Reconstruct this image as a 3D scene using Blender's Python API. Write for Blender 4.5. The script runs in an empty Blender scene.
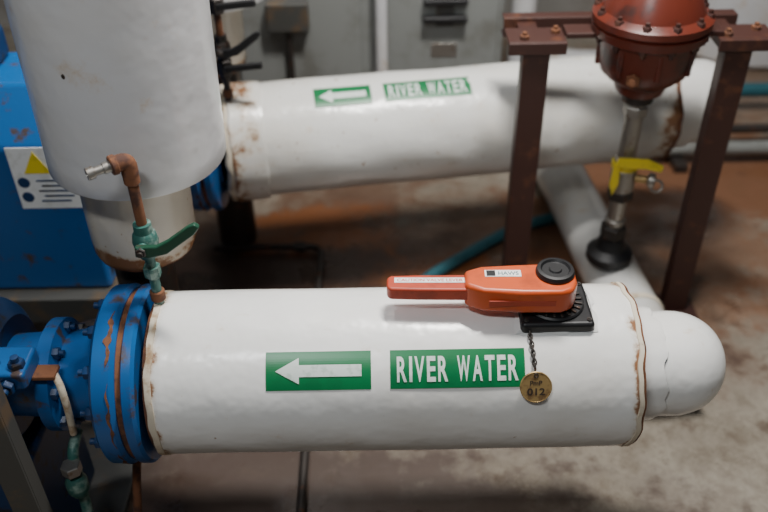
import bpy, bmesh, math, random
from mathutils import Vector, Matrix
random.seed(3)
S=bpy.context.scene
COL=S.collection

# ---------------- materials ----------------
def nt(name):
    m=bpy.data.materials.new(name); m.use_nodes=True
    t=m.node_tree; b=t.nodes['Principled BSDF']
    return m,t,b
def N(t,typ,**k):
    n=t.nodes.new(typ)
    for a,v in k.items(): setattr(n,a,v)
    return n
def math_(t,op,a,b=None,c=None):
    n=N(t,'ShaderNodeMath',operation=op)
    for i,v in enumerate((a,b,c)):
        if v is None: continue
        if isinstance(v,(int,float)): n.inputs[i].default_value=v
        else: t.links.new(v,n.inputs[i])
    return n.outputs[0]
def smooth(t,v,a,b,lo=0.0,hi=1.0):
    n=N(t,'ShaderNodeMapRange',interpolation_type='SMOOTHSTEP')
    t.links.new(v,n.inputs[0])
    n.inputs[1].default_value=a;n.inputs[2].default_value=b
    n.inputs[3].default_value=lo;n.inputs[4].default_value=hi
    return n.outputs[0]
def noise(t,vec,scale,detail=4,rough=.6):
    n=N(t,'ShaderNodeTexNoise'); t.links.new(vec,n.inputs['Vector'])
    n.inputs['Scale'].default_value=scale;n.inputs['Detail'].default_value=detail
    n.inputs['Roughness'].default_value=rough
    return n.outputs['Fac']
def mix(t,f,a,b):
    n=N(t,'ShaderNodeMix',data_type='RGBA')
    if isinstance(f,(int,float)): n.inputs[0].default_value=f
    else: t.links.new(f,n.inputs[0])
    for i,v in ((6,a),(7,b)):
        if isinstance(v,tuple): n.inputs[i].default_value=(*v,1)
        else: t.links.new(v,n.inputs[i])
    return n.outputs[2]
def bump(t,b,h,st=.3,dist=.004):
    n=N(t,'ShaderNodeBump'); n.inputs['Strength'].default_value=st
    n.inputs['Distance'].default_value=dist
    t.links.new(h,n.inputs['Height']); t.links.new(n.outputs[0],b.inputs['Normal'])
def basic(name,c,rough=.5,metal=0,c2=None,scale=30,lo=.5,hi=.65,bst=.15):
    m,t,b=nt(name)
    tc=N(t,'ShaderNodeTexCoord').outputs['Object']
    n1=noise(t,tc,scale,5)
    c2=c2 or tuple(x*.8 for x in c)
    col=mix(t,smooth(t,n1,lo,hi),c,c2)
    t.links.new(col,b.inputs['Base Color'])
    b.inputs['Roughness'].default_value=rough; b.inputs['Metallic'].default_value=metal
    bump(t,b,n1,bst,.002)
    return m
RUST=(.20,.075,.025)
def jacket(name,axis,x0,x1,c=(.80,.80,.78),edge=.04,amt=1.0,speck=.73,dirtk=.25):
    m,t,b=nt(name)
    tc=N(t,'ShaderNodeTexCoord').outputs['Object']
    sp=N(t,'ShaderNodeSeparateXYZ'); t.links.new(tc,sp.inputs[0])
    x=sp.outputs[axis]
    d=math_(t,'MINIMUM',math_(t,'SUBTRACT',x,x0),math_(t,'SUBTRACT',x1,x))
    n1=noise(t,tc,14,6,.65); n2=noise(t,tc,42,5,.6); n3=noise(t,tc,4,3)
    e=math_(t,'MULTIPLY',smooth(t,d,0,edge,1,0),amt)
    m1=smooth(t,math_(t,'ADD',math_(t,'MULTIPLY',e,.28),n1),.70,.82)
    m2=smooth(t,n2,speck,speck+.05)
    dirt=smooth(t,n3,.42,.75,0,dirtk)
    col=mix(t,dirt,c,(.58,.52,.42))
    yel=smooth(t,math_(t,'ADD',math_(t,'MULTIPLY',e,.26),n1),.60,.80,0,.6)
    col=mix(t,yel,col,(.52,.35,.17))
    col=mix(t,math_(t,'MULTIPLY',m1,.9),col,RUST)
    col=mix(t,math_(t,'MULTIPLY',m2,.75),col,(.30,.17,.08))
    t.links.new(col,b.inputs['Base Color'])
    b.inputs['Roughness'].default_value=.24
    n4=noise(t,tc,9,3)
    bump(t,b,n4,.45,.010)
    return m
M={}
M['blue']=basic('blue_paint',(.008,.095,.30),.33,0,(.07,.05,.045),20,.56,.68)
M['blue2']=basic('dark_blue_paint',(.006,.035,.11),.42,0,(.025,.02,.018),20,.52,.66)
M['rust']=basic('rust_brown',(.18,.07,.03),.85,0,(.07,.03,.02),40,.45,.65,.5)
M['redox']=basic('red_oxide_steel',(.052,.019,.014),.5,0,(.11,.04,.02),18,.56,.72,.3)
M['redv']=basic('red_brown_casting',(.12,.022,.012),.34,0,(.045,.016,.013),14,.5,.7,.3)
M['steel']=basic('worn_steel',(.36,.34,.31),.36,.8,(.20,.13,.08),35,.55,.7)
M['dsteel']=basic('dark_steel',(.045,.038,.034),.5,.4,(.11,.045,.022),30,.55,.7)
M['grey']=basic('grey_paint',(.22,.23,.22),.5,0,(.16,.16,.145),6,.45,.65)
M['dgrey']=basic('dark_grey_paint',(.07,.07,.065),.5,.2,(.13,.09,.055),14,.5,.7)
M['black']=basic('black_rubber',(.010,.010,.011),.45)
M['green_v']=basic('verdigris_paint',(.03,.12,.10),.5,.1,(.23,.33,.28),40,.46,.66)
M['green_h']=basic('green_grip',(.010,.06,.032),.4,0,(.05,.045,.03),30,.52,.7)
M['greenlab']=basic('green_label_vinyl',(.003,.16,.05),.33,0,(.003,.135,.043),8)
M['white']=basic('white_vinyl',(.82,.82,.80),.4,0,(.7,.7,.66),30)
M['labwhite']=basic('faded_label_white',(.66,.73,.69),.4,0,(.50,.59,.53),50)
M['orange']=basic('orange_plastic',(.56,.082,.018),.34,0,(.38,.06,.016),12,.55,.75)
M['orange2']=basic('red_orange_grip',(.42,.048,.018),.45,0,(.30,.035,.014),18,.5,.7)
M['redlab']=basic('red_vinyl',(.55,.04,.02),.4)
M['brass']=basic('brass',(.40,.27,.11),.4,.5,(.22,.13,.06),60,.45,.65)
M['ink']=basic('engraved_dark',(.03,.018,.01),.7)
M['yellow']=basic('yellow_tape',(.80,.62,.03),.45)
M['teal']=basic('teal_hose',(.02,.10,.125),.5)
M['cream']=basic('torn_insulation',(.62,.55,.43),.8,0,(.32,.20,.10),22,.50,.68,.6)
M['jf']=jacket('white_jacket_long','X',-.43,.465,edge=.035,amt=.95,speck=.715)
M['jb']=jacket('white_jacket_long_dirty','X',-.677,.60,(.74,.74,.71),edge=.14,amt=.95,speck=.66,dirtk=.4)
M['jt']=jacket('white_jacket_tank','Z',.857,3.0,(.60,.60,.61),.015,.3,.76)
M['jn']=jacket('white_jacket_neck','Z',.665,.90,(.58,.53,.45),.035,1.1,.66,.5)
M['jc']=jacket('white_cap_shell','X',.46,.9,(.80,.80,.78),.05,.75,.73)
M['jd']=jacket('white_floor_pipe','Y',-.8,.9,(.58,.58,.56),.05,.4,.68,.4)

# floor
def floor_mat():
    m,t,b=nt('stained_concrete')
    tc=N(t,'ShaderNodeTexCoord').outputs['Object']
    sp=N(t,'ShaderNodeSeparateXYZ'); t.links.new(tc,sp.inputs[0])
    x,y=sp.outputs[0],sp.outputs[1]
    na=noise(t,tc,3.2,8,.65); nb=noise(t,tc,12,6,.65); nc=noise(t,tc,60,3,.6); nd=noise(t,tc,6.5,7,.7)
    wob=math_(t,'MULTIPLY',math_(t,'SUBTRACT',na,.5),2.4)
    wob=math_(t,'ADD',wob,math_(t,'MULTIPLY',math_(t,'SUBTRACT',nb,.5),1.4))
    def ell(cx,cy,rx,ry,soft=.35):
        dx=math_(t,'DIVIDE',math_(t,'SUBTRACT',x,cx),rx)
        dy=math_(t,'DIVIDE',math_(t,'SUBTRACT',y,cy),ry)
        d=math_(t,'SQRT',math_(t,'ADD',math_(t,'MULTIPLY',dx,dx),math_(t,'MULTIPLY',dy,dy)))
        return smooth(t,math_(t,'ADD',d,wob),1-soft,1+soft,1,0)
    col=mix(t,smooth(t,nb,.35,.7),(.30,.27,.22),(.19,.16,.125))
    col=mix(t,smooth(t,nc,.4,.7,0,.35),col,(.15,.12,.09))
    for cx,cy,rx,ry,c,k in (
        (-.1,2.1,1.1,.60,(.125,.068,.04),.92),
        (1.15,2.75,.55,.40,(.17,.065,.025),.9),
        (.95,2.3,.5,.28,(.16,.072,.034),.75),
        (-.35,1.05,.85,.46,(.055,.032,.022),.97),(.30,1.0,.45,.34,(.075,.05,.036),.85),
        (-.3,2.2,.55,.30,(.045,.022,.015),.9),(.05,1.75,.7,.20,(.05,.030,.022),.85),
        (.7,3.4,1.5,.5,(.16,.08,.04),.6),
        (.30,2.10,.32,.14,(.22,.075,.025),.85),(-.22,2.40,.30,.13,(.22,.075,.022),.8),(-.05,1.98,.20,.08,(.20,.07,.024),.7),
        (.95,1.95,.25,.10,(.17,.07,.03),.6)):
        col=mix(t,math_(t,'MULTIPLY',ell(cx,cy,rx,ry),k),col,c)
    col=mix(t,smooth(t,nd,.54,.68,0,.65),col,(.08,.05,.034))
    t.links.new(col,b.inputs['Base Color'])
    r=smooth(t,na,.4,.62,.6,.2); t.links.new(r,b.inputs['Roughness'])
    bump(t,b,nb,.35,.006)
    return m
M['floor']=floor_mat()
M['wall']=basic('painted_block_wall',(.30,.29,.27),.7,0,(.22,.20,.18),3,.45,.7)

# ---------------- mesh helpers ----------------
def group(name,loc=(0,0,0),rotz=0):
    e=bpy.data.objects.new(name,None); COL.objects.link(e)
    e.location=loc; e.rotation_euler=(0,0,rotz); e.empty_display_size=.05
    return e
def finish(name,bm,mat,parent=None,bevel=0,ang=35,segs=2,smoothf=True):
    bmesh.ops.recalc_face_normals(bm,faces=bm.faces)
    me=bpy.data.meshes.new(name); bm.to_mesh(me); bm.free()
    if smoothf:
        for p in me.polygons: p.use_smooth=True
        me.set_sharp_from_angle(angle=math.radians(ang))
    me.materials.append(mat)
    o=bpy.data.objects.new(name,me); COL.objects.link(o)
    if parent: o.parent=parent
    if bevel:
        md=o.modifiers.new('bevel','BEVEL'); md.width=bevel; md.segments=segs; md.limit_method='ANGLE'
        md.harden_normals=True
    return o
def frame(axis):
    a=Vector(axis).normalized()
    u=Vector((0,0,1)) if abs(a.z)<.9 else Vector((0,1,0))
    v=a.cross(u).normalized(); u=v.cross(a).normalized()
    return a,u,v
def lathe_bm(bm,prof,axis=(1,0,0),o=(0,0,0),seg=64,wob=0,phase=0,ax_wob=0):
    a,u,v=frame(axis); o=Vector(o); rings=[]
    for s,r in prof:
        if r<=1e-6: rings.append([bm.verts.new(o+a*s)]); continue
        ring=[]
        for i in range(seg):
            th=2*math.pi*i/seg+phase
            rr=r*(1+wob*(math.sin(3*th+s*9)+.6*math.sin(7*th-s*23)))
            ss=s+ax_wob*(math.sin(5*th)+.7*math.sin(11*th+1)+.5*math.sin(19*th+2))
            ring.append(bm.verts.new(o+a*ss+u*(rr*math.cos(th))+v*(rr*math.sin(th))))
        rings.append(ring)
    for A,B in zip(rings,rings[1:]):
        if len(A)==1 and len(B)==1: continue
        for i in range(seg):
            j=(i+1)%seg
            if len(A)==1: bm.faces.new((A[0],B[i],B[j]))
            elif len(B)==1: bm.faces.new((A[i],A[j],B[0]))
            else: bm.faces.new((A[i],A[j],B[j],B[i]))
    return bm
def lathe(name,prof,mat,parent=None,axis=(1,0,0),o=(0,0,0),seg=64,wob=0,bevel=0,phase=0,ax_wob=0):
    bm=bmesh.new(); lathe_bm(bm,prof,axis,o,seg,wob,phase,ax_wob)
    return finish(name,bm,mat,parent,bevel)
def cyl(r,a,b,c=.003):
    return [(a,0),(a,r-c),(a+c,r),(b-c,r),(b,r-c),(b,0)]
def box_bm(bm,c,s,R=None):
    vs=bmesh.ops.create_cube(bm,size=1)['verts']
    for v in vs:
        p=Vector((v.co.x*s[0],v.co.y*s[1],v.co.z*s[2]))
        if R: p=R@p
        v.co=p+Vector(c)
def box(name,c,s,mat,parent=None,bevel=.004,R=None):
    bm=bmesh.new(); box_bm(bm,c,s,R)
    return finish(name,bm,mat,parent,bevel)
def fillet(pts,rad,n=6):
    pts=[Vector(p) for p in pts]; out=[pts[0]]
    for a,b,c in zip(pts,pts[1:],pts[2:]):
        d1=(a-b);d2=(c-b); r=min(rad,d1.length*.45,d2.length*.45)
        p=b+d1.normalized()*r; q=b+d2.normalized()*r
        for i in range(n+1):
            t=i/n; out.append(p*(1-t)**2+b*2*t*(1-t)+q*t*t)
    out.append(pts[-1]); return out
def tube(name,pts,r,mat,parent=None,rad=0,seg=20):
    if rad: pts=fillet(pts,rad)
    pts=[Vector(p) for p in pts]; bm=bmesh.new(); rings=[]
    n=len(pts); prev=None
    for i,p in enumerate(pts):
        tg=((pts[min(i+1,n-1)]-pts[max(i-1,0)])).normalized()
        if prev is None: _,u,v=frame(tg)
        else:
            u=(prev-tg*prev.dot(tg)).normalized(); v=tg.cross(u)
        prev=u
        rr=r[i] if isinstance(r,list) else r
        rings.append([bm.verts.new(p+u*rr*math.cos(2*math.pi*k/seg)+v*rr*math.sin(2*math.pi*k/seg)) for k in range(seg)])
    for A,B in zip(rings,rings[1:]):
        for k in range(seg): bm.faces.new((A[k],A[(k+1)%seg],B[(k+1)%seg],B[k]))
    bm.faces.new(rings[0]); bm.faces.new(rings[-1])
    return finish(name,bm,mat,parent,ang=50)
def extrude_poly(name,pts,z0,z1,mat,parent=None,bevel=.004,fn=None,segs=3):
    bm=bmesh.new(); fn=fn or (lambda x,y,z:Vector((x,y,z)))
    A=[bm.verts.new(fn(x,y,z0)) for x,y in pts]; B=[bm.verts.new(fn(x,y,z1)) for x,y in pts]
    bm.faces.new(A); bm.faces.new(B)
    for i in range(len(pts)):
        j=(i+1)%len(pts); bm.faces.new((A[i],A[j],B[j],B[i]))
    return finish(name,bm,mat,parent,bevel,segs=segs)
def hexes(name,items,r,h,mat,parent):
    bm=bmesh.new()
    for p,ax in items:
        lathe_bm(bm,[(0,0),(0,r),(h*.85,r),(h,r*.88),(h,0)],ax,p,6)
        lathe_bm(bm,[(h,0),(h,r*.5),(h*1.7,r*.5),(h*1.75,0)],ax,p,12)
    return finish(name,bm,mat,parent)
def torus_bm(bm,R,r,Mx,seg=18,sub=8,sx=1,sy=1):
    g=[]
    for i in range(seg):
        a=2*math.pi*i/seg; ring=[]
        for j in range(sub):
            b=2*math.pi*j/sub
            ring.append(bm.verts.new(Mx@Vector(((R+r*math.cos(b))*math.cos(a)*sx,(R+r*math.cos(b))*math.sin(a)*sy,r*math.sin(b)))))
        g.append(ring)
    for i in range(seg):
        for j in range(sub):
            bm.faces.new((g[i][j],g[(i+1)%seg][j],g[(i+1)%seg][(j+1)%sub],g[i][(j+1)%sub]))

def text_bm(body,off=.0):
    cu=bpy.data.curves.new('txt','FONT'); cu.body=body; cu.size=1; cu.offset=off; cu.resolution_u=4
    ob=bpy.data.objects.new('txt',cu); COL.objects.link(ob)
    dg=bpy.context.evaluated_depsgraph_get(); dg.update()
    me=bpy.data.meshes.new_from_object(ob.evaluated_get(dg))
    bm=bmesh.new(); bm.from_mesh(me)
    bpy.data.objects.remove(ob); bpy.data.curves.remove(cu); bpy.data.meshes.remove(me)
    xs=[v.co.x for v in bm.verts]; ys=[v.co.y for v in bm.verts]
    x0,x1,y0,y1=min(xs),max(xs),min(ys),max(ys)
    for v in bm.verts:
        v.co.x=(v.co.x-x0)/(x1-x0)-.5; v.co.y=(v.co.y-y0)/(y1-y0)-.5; v.co.z=0
    return bm
def slice_y(bm,h,n):
    for i in range(1,n):
        y=-h/2+h*i/n
        bmesh.ops.bisect_plane(bm,geom=bm.verts[:]+bm.edges[:]+bm.faces[:],plane_co=(0,y,0),plane_no=(0,1,0))
def wrap(bm,xc,phi,r):
    for v in bm.verts:
        a=math.radians(phi)+v.co.y/r
        v.co=Vector((xc+v.co.x,-r*math.cos(a),r*math.sin(a)))
def rect_bm(w,h):
    bm=bmesh.new()
    f=[bm.verts.new((x*w/2,y*h/2,0)) for x,y in ((-1,-1),(1,-1),(1,1),(-1,1))]
    bm.faces.new(f); return bm
def done_flat(name,bm,mat,parent):
    me=bpy.data.meshes.new(name); bm.to_mesh(me); bm.free(); me.materials.append(mat)
    o=bpy.data.objects.new(name,me); COL.objects.link(o); o.parent=parent; return o
def labels(parent,R,phi,ax,aw,tx,tw,h):
    for nm,xc,w in (('arrow_label',ax,aw),('text_label',tx,tw)):
        bm=rect_bm(w,h); slice_y(bm,h,16); wrap(bm,xc,phi,R+.0015); done_flat(nm,bm,M['greenlab'],parent)
    s='RIVER WATER'; wd={'I':.30,' ':.45,'W':1.30,'E':.88}
    gap=.24
    tot=sum(wd.get(c,1) for c in s)+gap*(len(s)-1); sc=tw*.90/tot; x=tx-tw*.45
    allb=bmesh.new()
    for c in s:
        w=wd.get(c,1)
        if c!=' ':
            b=text_bm(c,.026)
            for v in b.verts: v.co.x=v.co.x*w*sc; v.co.y*=h*.66
            slice_y(b,h*.66,10); wrap(b,x+w*sc/2,phi,R+.0026)
            me=bpy.data.meshes.new('l'); b.to_mesh(me); b.free(); allb.from_mesh(me); bpy.data.meshes.remove(me)
        x+=(w+gap)*sc
    done_flat('lettering',allb,M['labwhite'],parent)
    bm=bmesh.new(); L=aw*.41; hh=h*.34
    P=[(-L,0),(-L*.45,hh),(-L*.45,hh*.45),(L,hh*.45),(L,-hh*.45),(-L*.45,-hh*.45),(-L*.45,-hh)]
    bm.faces.new([bm.verts.new((x,y,0)) for x,y in P])
    bmesh.ops.triangulate(bm,faces=bm.faces[:])
    slice_y(bm,hh*2,12); wrap(bm,ax,phi,R+.0026); done_flat('arrow_mark',bm,M['labwhite'],parent)

# ---------------- room ----------------
bm=bmesh.new(); box_bm(bm,(0,2,-.05),(9,7,.1)); finish('floor',bm,M['floor'],None,0,smoothf=False)
box('wall_back',(0,4.35,1.7),(9,.1,3.4),M['wall'],None,0)

R=.16
# ---------------- front pipe ----------------
P1=group('insulated_pipe',(0,1.213,.5))
def long_prof(a,b,R,n=40):
    p=[(a,0),(a,R-.02),(a,R-.002),(a+.003,R)]
    p+=[(a+(b-a)*i/n,R) for i in range(1,n)]
    return p+[(b-.003,R),(b,R-.002),(b,R-.02),(b,0)]
lathe('jacket',long_prof(-.43,.465,R),M['jf'],P1,seg=96,wob=.003)
lathe('jacket_end_lip',[(.457,R-.001),(.458,R+.0025),(.466,R+.002),(.468,R-.004),(.468,.09)],M['cream'],P1,seg=96,wob=.006,ax_wob=.0022)
lathe('jacket_rust_edge',[(.466,R-.002),(.4675,R+.0018),(.470,R+.001),(.471,R-.006),(.471,.09)],M['rust'],P1,seg=96,wob=.006,ax_wob=.0016)
lathe('jacket_left_band',[(-.436,.1),(-.436,R+.001),(-.434,R+.002),(-.424,R+.0015),(-.423,R-.001)],M['cream'],P1,seg=96,wob=.004,ax_wob=.0015)
lathe('jacket_left_rust',[(-.442,.1),(-.442,R-.006),(-.436,R-.001),(-.434,R-.003)],M['rust'],P1,seg=96,wob=.004)
lathe('neck',[(.46,.08),(.465,.109),(.50,.110),(.519,.109),(.524,.104)],M['cream'],P1,seg=64,wob=.014,ax_wob=.003)
lathe('neck_seam',[(.470,.106),(.472,.1125),(.512,.1125),(.524,.110),(.526,.104)],M['jc'],P1,seg=64,wob=.012,ax_wob=.004)
cap=[(.48,.1035),(.562,.1035)]+[(.562+.105*math.sin(a*math.pi/36),.1035*max(0,math.cos(a*math.pi/36))**.88) for a in range(1,19)]
cap[-1]=(.667,0)
lathe('dome_cap',cap,M['jc'],P1,seg=64)
labels(P1,R,43.5,-.122,.190,.129,.243,.070)
bm=bmesh.new()
hole=[]
for i in range(56):
    a=2*math.pi*i/56
    c,s=math.cos(a),math.sin(a); k=1/max(abs(c),abs(s))**.85
    rr=1+.04*math.sin(7*a)+.03*math.sin(13*a+1)
    hole.append((c*k*.077*rr,s*k*.069*rr,c*k*.069,s*k*.063))
A=[];B=[]
for xo,yo,xi,yi in hole:
    for L,(xx,yy),rad in ((A,(xo,yo),R+.001),(B,(xi,yi),R+.005)):
        ph=math.radians(90)+yy/R
        L.append(bm.verts.new((.314+xx,-rad*math.cos(ph),rad*math.sin(ph))))
for i in range(56):
    j=(i+1)%56; bm.faces.new((A[i],A[j],B[j],B[i]))
finish('cutout_rim',bm,M['jf'],P1)

# ---------------- background pipe ----------------
P2=group('insulated_pipe',(.24,2.2275,.5),math.radians(8.3))
lathe('jacket',long_prof(-.677,.60,R),M['jb'],P2,seg=96,wob=.008)
lathe('left_wrap',[(-.69,.1),(-.69,R-.002),(-.684,R+.004),(-.66,R+.005)],M['cream'],P2,seg=96,wob=.012,ax_wob=.003)
lathe('left_wrap_jacket',[(-.676,R+.002),(-.668,R+.008),(-.60,R+.007),(-.582,R+.005),(-.58,R-.001)],M['jb'],P2,seg=96,wob=.014,ax_wob=.002)
lathe('right_band',[(.590,R-.001),(.591,R+.003),(.602,R+.002),(.604,.09)],M['rust'],P2,seg=96,wob=.008,ax_wob=.002)
lathe('neck',[(.59,.12),(.60,.135),(.67,.132),(.675,.12)],M['jc'],P2,seg=64,wob=.01)
cap=[(.62,.125),(.72,.125)]+[(.72+.12*math.sin(a*math.pi/32),.125*math.cos(a*math.pi/32)) for a in range(1,17)]
lathe('dome_cap',cap,M['jc'],P2,seg=64)
labels(P2,R,67,-.358,.157,-.122,.243,.066)

# ---------------- pumps and vertical pipes ----------------
def pump(y0,full):
    g=group('water_pump',(0,y0,.5))
    lathe('flange_inner',[(-.478,0),(-.478,.168),(-.474,.176),(-.458,.176),(-.452,.170),(-.450,.10),(-.442,.10)],M['blue'],g,seg=72)
    lathe('gasket',[(-.49,.0),(-.49,.166),(-.476,.166),(-.476,0)],M['rust'],g,seg=72,wob=.004)
    lathe('flange_outer',[(-.540,0),(-.540,.12),(-.535,.166),(-.528,.175),(-.496,.177),(-.488,.170),(-.488,0)],M['blue'],g,seg=72,wob=.002)
    bm=bmesh.new()
    for th0,th1,xx,ww in ((.1,.75,-.500,.007),(.9,1.7,-.499,.004),(1.8,2.6,-.499,.006)):
        n=24; pr=None
        for i in range(n+1):
            a=th0+(th1-th0)*i/n; w=ww*math.sin(math.pi*(i+.4)/(n+1))*(.7+.3*math.sin(31*a)+.25*math.sin(57*a))
            r=.1779
            L=[bm.verts.new((xx+s*abs(w)+.002*math.sin(23*a),-r*math.sin(a),r*math.cos(a))) for s in(-1,1)]
            if pr: bm.faces.new((pr[0],pr[1],L[1],L[0]))
            pr=L
    finish('rust_runs',bm,M['rust'],g)
    it=[]
    for k in range(12):
        a=2*math.pi*(k+.5)/12
        it.append(((-.535,.148*math.cos(a),.148*math.sin(a)),(-1,0,0)))
    hexes('flange_bolts',it,.013,.014,M['blue2'],g)
    lathe('suction_neck',[(-.535,.12),(-.565,.095),(-.62,.085),(-.63,.112),(-.655,.112),(-.66,.085),(-.76,.08)],M['blue'],g)
    it=[((-.628,.098*math.cos(a),.098*math.sin(a)),(1,0,0)) for a in [2*math.pi*(k+.5)/8 for k in range(8)]]
    hexes('neck_bolts',it,.012,.012,M['blue2'],g)
    if full:
        pr=[(-.73,.0),(-.73,.12),(-.75,.145),(-.77,.155),(-.86,.16),(-.90,.15),(-.92,.10),(-1.1,.09),(-1.1,0)]
        lathe('volute',pr,M['blue2'],g,seg=64)
        tube('discharge',[(-.515,.237,.14),(-.515,.237,-.10),(-.80,.12,-.10)],.062,M['dsteel'],g,rad=.14,seg=32)
        box('bearing_bracket',(-.69,-.09,.105),(.085,.08,.04),M['blue'],g,.008)
        tube('rust_strap',[(-.618,-.08,.085),(-.598,-.108,.075),(-.594,-.118,.02),(-.602,-.112,-.05)],.007,M['cream'],g,rad=.02,seg=10)
        box('rust_strap_top',(-.635,-.085,.087),(.055,.035,.010),M['rust'],g,.003)
        hexes('bracket_nuts',[((-.665,-.105,.123),(0,0,1)),((-.71,-.105,.123),(0,0,1)),((-.68,-.13,.10),(0,-1,0))],.015,.014,M['blue2'],g)
        box('pedestal',(-.85,.02,-.33),(.26,.26,.34),M['blue2'],g,.01)
        box('base_plate',(-.85,.05,-.4875),(.46,.5,.025),M['dgrey'],g,.004)
    else:
        tube('discharge',[(-.49,.237,.14),(-.49,.237,-.48)],.062,M['dsteel'],g,seg=32)
    v=group('vertical_insulated_pipe',(-.487,y0+.237,0))
    v.rotation_euler=(0,math.radians(1.3),0)
    pr=[(.857,0),(.857,.158),(.860,.1665),(.865,.169)]+[(.9+.1*i,.169) for i in range(18)]+[(2.7,.169),(2.7,0)]
    lathe('jacket',pr,M['jt'],v,axis=(0,0,1),o=(-.008,0,0),seg=96,wob=.0015)
    lathe('neck_jacket',[(.648,0),(.648,.09),(.651,.102),(.663,.106),(.75,.107),(.90,.107),(.90,0)],M['jn'],v,axis=(0,0,1),o=(-.028,0,0),seg=72,wob=.006)
    lathe('neck_end',[(.640,0),(.640,.09),(.645,.099),(.651,.100)],M['rust'],v,axis=(0,0,1),o=(-.028,0,0),seg=64,wob=.01)
    lathe('stud',[(0,0),(0,.006),(.004,.005),(.005,0)],M['dsteel'],v,axis=(-.1,-1,0),o=(-.055,-.158,1.10),seg=12)
    return g
pump(1.213,True); pump(2.10,False)

def ball_valve(x,y,full=True):
    g=group('ball_valve',(x,y,0))
    gv=M['green_v'] if full else M['dsteel']
    tube('lower_nipple',[(.0,0,.645),(0,0,.80)],.0095,gv,g)
    lathe('lower_nut',[(.0,0),(0,.016),(.022,.016),(.022,0)],gv,g,axis=(0,0,1),o=(0,0,.725),seg=6)
    lathe('lower_bush',cyl(.014,.668,.69,.002),M['rust'],g,axis=(0,0,1),seg=20)
    lathe('valve_body',[(.770,0),(.770,.015),(.785,.017),(.79,.021),(.805,.0235),(.82,.021),(.825,.017),(.842,.016),(.842,0)],gv,g,axis=(0,0,1),seg=24)
    lathe('stem',cyl(.009,.01,.04,.001),gv,g,axis=(0,-1,0),o=(0,0,.806),seg=16)
    hexes('stem_nut',[((0,-.036,.806),(0,-1,0))],.010,.007,M['dsteel'],g)
    pts=[(-.012,-.012),(.012,-.014),(.045,-.006),(.100,.036),(.110,.050),(.102,.057),(.090,.052),(.05,.022),(.028,.010),(-.010,.010)]
    extrude_poly('lever',pts,-.038,-.026,M['green_h'] if full else M['black'],g,.003,lambda a,b,c:Vector((a,c,.806+b)))
    tube('upper_pipe',[(0,0,.84),(0,0,.955)],.0095,M['rust'],g)
    lathe('upper_collar',cyl(.014,.925,.95),M['rust'],g,axis=(0,0,1),seg=20)
    if full:
        d=Vector((-.055,-.035,-.004)).normalized()
        tube('elbow',[(0,0,.945),(0,0,.972),tuple(Vector((0,0,.972))+d*.028)],.0145,M['rust'],g,rad=.02)
        lathe('elbow_collar',cyl(.0175,0,.012,.002),M['rust'],g,axis=d,o=Vector((0,0,.972))+d*.018,seg=20)
        lathe('hose_nipple',[(0,0),(0,.010),(.014,.010),(.014,.008),(.030,.008),(.030,.011),(.042,.011),(.042,.006),(.03,.005),(.03,0)],M['steel'],g,axis=d,o=Vector((0,0,.972))+d*.028,seg=20)
    else:
        tube('riser',[(0,0,.95),(0,0,1.6)],.012,M['dsteel'],g)
        for z,s in ((.735,1),(.90,1),(1.02,1)):
            lathe('riser_nut',cyl(.022,z,z+.04),M['dsteel'],g,axis=(0,0,1),seg=6)
            if z<1: box('riser_lever',(.055,-.03,z+.03),(.10,.014,.018),M['black'],g,.004,Matrix.Rotation(-.1,3,'Y'))
    return g
ball_valve(-.428,1.238); ball_valve(-.410,2.08,False)

# ---------------- orange handle + gear base on the front pipe ----------------
gb=group('valve_gear_base',(.314,1.207,.66))
box('base_plate',(0,0,-.003),(.135,.124,.024),M['black'],gb,.008)
lathe('vent_disc',[(.006,0),(.006,.054),(.012,.056),(.015,.053),(.015,.0)],M['black'],gb,axis=(0,0,1),seg=48)
bm=bmesh.new()
for k in range(22):
    a=2*math.pi*k/22; Rz=Matrix.Rotation(a,3,'Z')
    box_bm(bm,Rz@Vector((.040,0,.017)),(.024,.0045,.004),Rz)
finish('vent_fins',bm,M['dsteel'],gb,.001)
lathe('spindle',cyl(.022,.013,.045),M['dsteel'],gb,axis=(0,0,1))
hexes('corner_screws',[((sx*.057,sy*.051,.009),(0,0,1)) for sx in(-1,1) for sy in(-1,1)],.005,.003,M['dsteel'],gb)
hd=group('orange_lever_handle',(-.002,1.209,.694)); hd.rotation_euler=(0,0,math.radians(-1.5))
grip=[(.006,-.012),(.012,-.020),(.06,-.022),(.15,-.023),(.20,-.030),(.20,.030),(.15,.023),(.06,.022),(.012,.020),(.006,.012)]
extrude_poly('grip',grip,.002,.029,M['orange2'],hd,.007,segs=4)
body=[(.148,-.022),(.180,-.038),(.25,-.044),(.32,-.044),(.342,-.034),(.351,-.012),(.351,.018),(.342,.036),(.32,.044),(.25,.041),(.180,.035),(.148,.022)]
extrude_poly('head',body,-.012,.040,M['orange'],hd,.009,segs=4)
lathe('knob',[(.038,0),(.038,.034),(.044,.0355),(.050,.033),(.051,.027),(.047,.024),(.047,.012),(.050,.010),(.050,0)],M['black'],hd,axis=(0,0,1),o=(.313,.012,0),seg=40)
box('grip_sticker',(.085,.004,.0295),(.13,.014,.001),M['white'],hd,0)
bm=text_bm('CAUTION VALVE LEVER',.01)
for v in bm.verts: v.co=Vector((.085+v.co.x*.12,.004+v.co.y*.008,.0303))
done_flat('grip_print',bm,M['redlab'],hd)
box('head_sticker',(.218,.010,.0405),(.066,.019,.001),M['white'],hd,0)
box('head_sticker_logo',(.196,.010,.0412),(.016,.016,.0006),M['black'],hd,0)
bm=text_bm('HAWS',.01)
for v in bm.verts: v.co=Vector((.228+v.co.x*.037,.010+v.co.y*.010,.0413))
done_flat('head_print',bm,M['teal'],hd)
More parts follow.
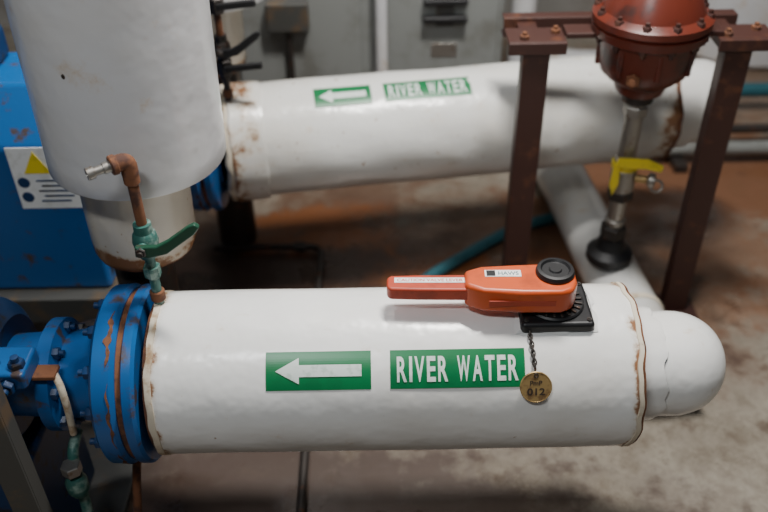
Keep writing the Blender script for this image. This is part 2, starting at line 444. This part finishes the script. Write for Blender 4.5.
box('side_recess',(.25,-.0436,.014),(.12,.002,.012),M['orange2'],hd,.0008)

# ---------------- brass tag with chain ----------------
tg=group('brass_tag',(0,1.213,.5))
def surf(X,phi,r):
    a=math.radians(phi); n=Vector((0,-math.cos(a),math.sin(a))); u=Vector((0,math.sin(a),math.cos(a)))
    return Matrix(((1,u.x,n.x,X),(0,u.y,n.y,n.y*r),(0,u.z,n.z,n.z*r),(0,0,0,1)))
bm=bmesh.new()
torus_bm(bm,.009,.0018,surf(.260,76,.168)@Matrix.Rotation(.3,4,'Z'))
for k in range(12):
    ph=74-k*2.75; m=surf(.260+.0007*k,ph,.166)
    if k%2: m=m@Matrix.Rotation(math.pi/2,4,'Y')
    torus_bm(bm,.0050,.0017,m,12,6,.75,1.25)
finish('chain',bm,M['dsteel'],tg)
m=surf(.268,31.5,.1695)@Matrix.Rotation(.06,4,'X')
bm=bmesh.new(); lathe_bm(bm,[(-.001,0),(-.001,.028),(0,.029),(.0016,.029),(.0026,.028),(.0026,0)],(0,0,1),(0,0,0),48)
torus_bm(bm,.0275,.0010,Matrix.Translation((0,0,.0022)),40,6)
bmesh.ops.transform(bm,matrix=m,verts=bm.verts); finish('disc',bm,M['brass'],tg)
bm=bmesh.new(); torus_bm(bm,.0035,.001,m@Matrix.Translation((0,.022,.003)),14,6); finish('disc_eyelet',bm,M['dsteel'],tg)
for s,w,h,dy in (('PmP',.022,.009,.008),('012',.032,.013,-.008)):
    bm=text_bm(s,.02)
    for v in bm.verts: v.co=m@Vector((v.co.x*w,v.co.y*h+dy,.0031))
    done_flat('stamp_'+s.lower(),bm,M['ink'],tg)

# ---------------- stand ----------------
st=group('steel_stand',(.618,1.95,0))
def channel(name,c,L,axis,web,fl,th,par):
    bm=bmesh.new()
    if axis=='Z':
        box_bm(bm,(c[0],c[1]-fl/2+th/2,c[2]),(web,th,L))
        for s in(-1,1): box_bm(bm,(c[0]+s*(web/2-th/2),c[1]+th/2,c[2]),(th,fl-th,L))
    else:
        box_bm(bm,(c[0],c[1]-fl/2+th/2,c[2]),(L,th,web))
        for s in(-1,1): box_bm(bm,(c[0],c[1]+th/2,c[2]+s*(web/2-th/2)),(L,fl-th,th))
    return finish(name,bm,M['redox'],par,.0015)
for i,x in enumerate((-.240,.250)):
    channel('leg_%d'%(i+1),(x,0,.425),.83,'Z',.066,.045,.007,st)
    box('foot_plate_%d'%(i+1),(x,0,.006),(.13,.12,.012),M['redox'],st,.002)
    box('top_plate_%d'%(i+1),(x+(.015 if i else .0),.02,.868),(.14,.09,.01),M['redox'],st,.002)
    box('top_angle_%d'%(i+1),(x+(.015 if i else .0),-.028,.857),(.14,.008,.03),M['redox'],st,.002)
    hexes('plate_bolts_%d'%(i+1),[((x-.03,-.005,.873),(0,0,1)),((x+.05,.03,.873),(0,0,1))],.012,.01,M['rust'],st)
channel('cross_beam_rear',(0,.165,.84),.60,'X',.05,.04,.007,st)
for i,s in enumerate((-1,1)):
    box('side_rail_%d'%(i+1),(s*.243,.09,.84),(.05,.16,.03),M['redox'],st,.003)
    box('bracket_arm_%d'%(i+1),(s*.150+.02,.02,.880),(.08,.06,.014),M['redox'],st,.003)

# ---------------- diaphragm valve ----------------
dv=group('diaphragm_valve',(.652,1.96,0))
lathe('bowl',[(.72,0),(.72,.045),(.727,.058),(.74,.064),(.752,.066),(.765,.085),(.785,.106),(.815,.116),(.86,.120),(.875,.125),(.882,.137),(.902,.140),(.905,.135),(.905,0)],M['redv'],dv,axis=(0,0,1),seg=72)
lathe('upper_flange',[(.908,0),(.908,.138),(.912,.142),(.928,.142),(.932,.136),(.94,.12),(.99,.10),(1.04,.06),(1.10,.05),(1.3,.05),(1.3,0)],M['redv'],dv,axis=(0,0,1),seg=72)
it=[]
for k in range(12):
    a=2*math.pi*(k+.3)/12
    it+=[((.129*math.cos(a),.129*math.sin(a),.930),(0,0,1)),((.127*math.cos(a),.127*math.sin(a),.884),(0,0,-1))]
hexes('flange_bolts',it,.011,.012,M['redox'],dv)
hexes('plug',[((-.05,-.098,.80),(-.4,-1,.1))],.018,.014,M['rust'],dv)
bm=bmesh.new()
for k in range(8):
    a=2*math.pi*k/8; Rz=Matrix.Rotation(a,3,'Z'); box_bm(bm,Rz@Vector((.105,0,.84)),(.035,.012,.08),Rz)
finish('ribs',bm,M['redv'],dv,.003)

dp=group('steel_drop_pipe',(.652,1.96,0))
lathe('collar_top',[(.719,0),(.719,.040),(.70,.040),(.695,.034),(.69,0)],M['dsteel'],dp,axis=(0,0,1),seg=32)
tube('pipe',[(0,0,.70),(0,0,.24)],.024,M['steel'],dp,seg=28)
for a,b,r,sg in ((.655,.685,.031,6),(.50,.53,.033,6),(.43,.50,.034,24),(.40,.43,.035,6),(.32,.335,.029,24),(.27,.31,.036,6)):
    lathe('fitting',cyl(r,a,b,.003),M['steel' if r<.0345 else 'dsteel'],dp,axis=(0,0,1),seg=sg)
lathe('rubber_foot',[(.19,0),(.19,.060),(.196,.065),(.220,.065),(.226,.058),(.236,.044),(.268,.034),(.268,0)],M['black'],dp,axis=(0,0,1),seg=40)
lathe('cock_stem',cyl(.011,.02,.065),M['brass'],dp,axis=(1,-.35,0),o=(0,0,.47),seg=20)
lathe('cock_knob',[(0,0),(0,.012),(.004,.02),(.018,.02),(.022,.012),(.022,0)],M['steel'],dp,axis=(1,-.35,0),o=(.06,-.02,.47),seg=24)
bm=bmesh.new(); torus_bm(bm,.016,.004,Matrix.Translation((.085,-.03,.455))@Matrix.Rotation(1.2,4,'X')); finish('ring',bm,M['steel'],dp)
extrude_poly('yellow_lever',[(-.040,.004),(-.034,.024),(.045,.018),(.088,-.004),(.084,-.022),(.04,-.010),(-.02,-.008)],-.050,-.040,M['yellow'],dp,.003,lambda a,b,c:Vector((a,c,.530+b)))
extrude_poly('yellow_tape_tail',[(-.042,.012),(-.024,.014),(-.022,-.05),(-.034,-.085),(-.046,-.05)],-.040,-.036,M['yellow'],dp,.001,lambda a,b,c:Vector((a,c,.518+b)))
lathe('yellow_tape_wrap',cyl(.0365,.500,.518,.002),M['yellow'],dp,axis=(0,0,1),seg=24)

# ---------------- white floor pipe ----------------
fp=group('insulated_floor_pipe',(.67,2.1,.105)); fp.rotation_euler=(0,0,math.radians(5))
tube('jacket',[(0,1.2,0),(0,.6,0),(0,0,0),(0,-.55,0)],.084,M['jd'],fp,seg=48)
lathe('band',cyl(.088,-.02,.0,.002),M['cream'],fp,axis=(0,1,0),o=(0,-.30,0),seg=48)
lathe('end_flange',[(-.58,0),(-.58,.10),(-.545,.10),(-.545,0)],M['dsteel'],fp,axis=(0,1,0),seg=40)

# ---------------- small floor lines ----------------
cd=group('conduit_pipe')
tube('run',[(-.56,2.27,.022),(-.206,2.27,.022),(-.206,.75,.022)],.011,M['dsteel'],cd,rad=.05)
lathe('coupling',cyl(.017,0,.04,.002),M['dsteel'],cd,axis=(1,0,0),o=(-.30,2.27,.022),seg=16)
hs=group('teal_hose')
tube('hose',[(.0,1.85,.024),(.12,2.08,.024),(.26,2.20,.024),(.45,2.36,.024),(.7,2.45,.024)],.020,M['teal'],hs,rad=.1)
wp=group('floor_line_pipe')
tube('run_a',[(.98,2.80,.06),(3.2,2.80,.06)],.026,M['grey'],wp)
tube('run_b',[(.98,2.93,.07),(3.2,2.93,.07)],.018,M['dsteel'],wp)
tube('run_c',[(1.05,3.20,.10),(3.2,3.20,.10)],.03,M['teal'],wp)
for x in (1.12,1.9,2.6): box('pipe_support',(x,2.98,.017),(.05,.52,.034),M['dsteel'],wp,.003)

# ---------------- blue motor housing ----------------
mo=group('electric_motor')
prof=[(1.70,.32),(1.70,.735),(1.78,.86),(1.96,.86),(1.96,.32)]
extrude_poly('housing',prof,-1.6,-.70,M['blue'],mo,.012,lambda a,b,c:Vector((c,a,b)))
box('top_cover',(-1.2,1.87,.90),(.62,.16,.09),M['blue2'],mo,.02)
box('side_rib',(-.695,1.83,.55),(.016,.22,.36),M['blue2'],mo,.004)
box('skid',(-1.15,1.84,.28),(1.0,.36,.08),M['dgrey'],mo,.006)
box('skid_leg_1',(-.75,1.84,.12),(.10,.30,.24),M['dgrey'],mo,.004)
box('skid_leg_2',(-1.45,1.84,.12),(.10,.30,.24),M['dgrey'],mo,.004)
box('warning_label',(-.786,1.699,.655),(.15,.002,.165),M['white'],mo,0)
extrude_poly('warning_triangle',[(-.032,-.028),(.032,-.028),(0,.030)],1.6965,1.6975,M['yellow'],mo,0,lambda a,b,c:Vector((-.800+a,c,.698+b)))
bm=bmesh.new()
for i in range(5): box_bm(bm,(-.775+.01*(i%2),1.697,.650-.014*i),(.07,.001,.004))
lathe_bm(bm,cyl(.014,0,.001,.0003),(0,-1,0),(-.840,1.698,.645),20)
lathe_bm(bm,cyl(.014,0,.001,.0003),(0,-1,0),(-.840,1.698,.605),20)
finish('label_print',bm,M['blue2'],mo)

# ---------------- grey cabinet ----------------
cb=group('equipment_cabinet',(-.04,3.05,0))
box('body',(0,0,.65),(.93,.5,1.30),M['grey'],cb,.01)
box('plinth',(0,-.01,.03),(.96,.53,.06),M['dgrey'],cb,.004)
box('door_left',(-.24,-.256,.70),(.43,.014,1.1),M['grey'],cb,.006)
box('door_right',(.23,-.256,.70),(.43,.014,1.1),M['grey'],cb,.006)
tube('conduit',[(.045,-.30,.06),(.045,-.30,1.3)],.020,M['jt'],cb)
for z in (.66,.60):
    box('handle',(.26,-.285,z),(.15,.03,.022),M['black'],cb,.006)
box('handle_mount',(.26,-.268,.63),(.06,.012,.12),M['dgrey'],cb,.003)
box('junction_box',(-.27,-.285,.62),(.14,.05,.10),M['dgrey'],cb,.006)
tube('cable',[(-.27,-.285,.57),(-.27,-.285,.06)],.010,M['dsteel'],cb)
box('rating_plate',(.26,-.264,.48),(.09,.003,.05),M['steel'],cb,.001)
vp=group('vertical_service_pipe')
tube('pipe',[(.52,2.98,0),(.52,2.98,2.2)],.045,M['jt'],vp,seg=32)
lathe('floor_collar',cyl(.075,0,.03),M['rust'],vp,axis=(0,0,1),o=(.52,2.98,0))
vq=group('elbow_pipe')
tube('pipe',[(.72,3.9,.10),(.72,3.45,.10),(1.2,3.45,.10) ],.07,M['jt'],vq,rad=.2,seg=32)
be=group('white_tank')
lathe('shell',[(0,0),(0,.30),(.03,.33),(1.0,.33),(1.1,.28),(1.15,0)],M['jt'],be,axis=(0,0,1),o=(1.75,3.9,.0))

# ---------------- left foreground bits ----------------
po=group('steel_post',(-.675,1.0,0))
channel('post',(0,0,.37),.74,'Z',.05,.04,.006,po).data.materials[0]=M['dgrey']
box('post_foot',(0,0,.005),(.10,.10,.01),M['dgrey'],po,.002)
box('post_cap',(0,0,.743),(.06,.05,.008),M['dgrey'],po,.002)
dr=group('drain_valve',(-.630,1.10,0))
tube('pipe',[(.0,.07,.38),(.0,.02,.37),(0,0,.18),(-.03,-.03,.012)],.011,M['green_v'],dr,rad=.05)
lathe('body',[(.27,0),(.27,.015),(.285,.022),(.31,.022),(.325,.015),(.325,0)],M['green_v'],dr,axis=(0,0,1),seg=20)
lathe('union',cyl(.020,.335,.36,.002),M['steel'],dr,axis=(0,0,1),seg=6)
dt=group('drain_tube',(-.53,1.15,0))
tube('tube',[(0,.05,.30),(0,0,.25),(-.02,-.02,.10),(-.01,-.03,.012)],.009,M['rust'],dt,rad=.05)

# ---------------- lights ----------------
def area(name,loc,size,sy,power,target,col=(1,1,1)):
    l=bpy.data.lights.new(name,'AREA'); l.shape='RECTANGLE'; l.size=size; l.size_y=sy; l.energy=power; l.color=col
    o=bpy.data.objects.new(name,l); COL.objects.link(o); o.location=loc
    o.rotation_euler=(Vector(target)-Vector(loc)).to_track_quat('-Z','Y').to_euler()
area('ceiling_lamp_main',(.40,1.70,2.9),.6,.18,100,(.1,1.3,.4),(1,.97,.93))
area('ceiling_lamp_rear',(-.60,2.40,3.0),.4,.14,36,(-.2,1.4,.5),(1,.98,.95))
area('front_fill',(-.5,.0,2.8),.6,.18,24,(-.1,1.25,.5),(.95,.98,1))  # added fill light from above the camera's left, not a room fixture
w=bpy.data.worlds.new('world'); S.world=w; w.use_nodes=True
w.node_tree.nodes['Background'].inputs[0].default_value=(.8,.88,1,1)
w.node_tree.nodes['Background'].inputs[1].default_value=.06

# ---------------- camera ----------------
cam=bpy.data.cameras.new('camera'); cam.sensor_width=36; cam.lens=850*36/768
co=bpy.data.objects.new('camera',cam); COL.objects.link(co)
co.matrix_world=Matrix.Translation((0,0,1.7))@Matrix.Rotation(math.radians(90-37.2),4,'X')@Matrix.Rotation(math.radians(-1),4,'Z')
cam.dof.use_dof=True; cam.dof.focus_distance=1.54; cam.dof.aperture_fstop=1.9
S.camera=co
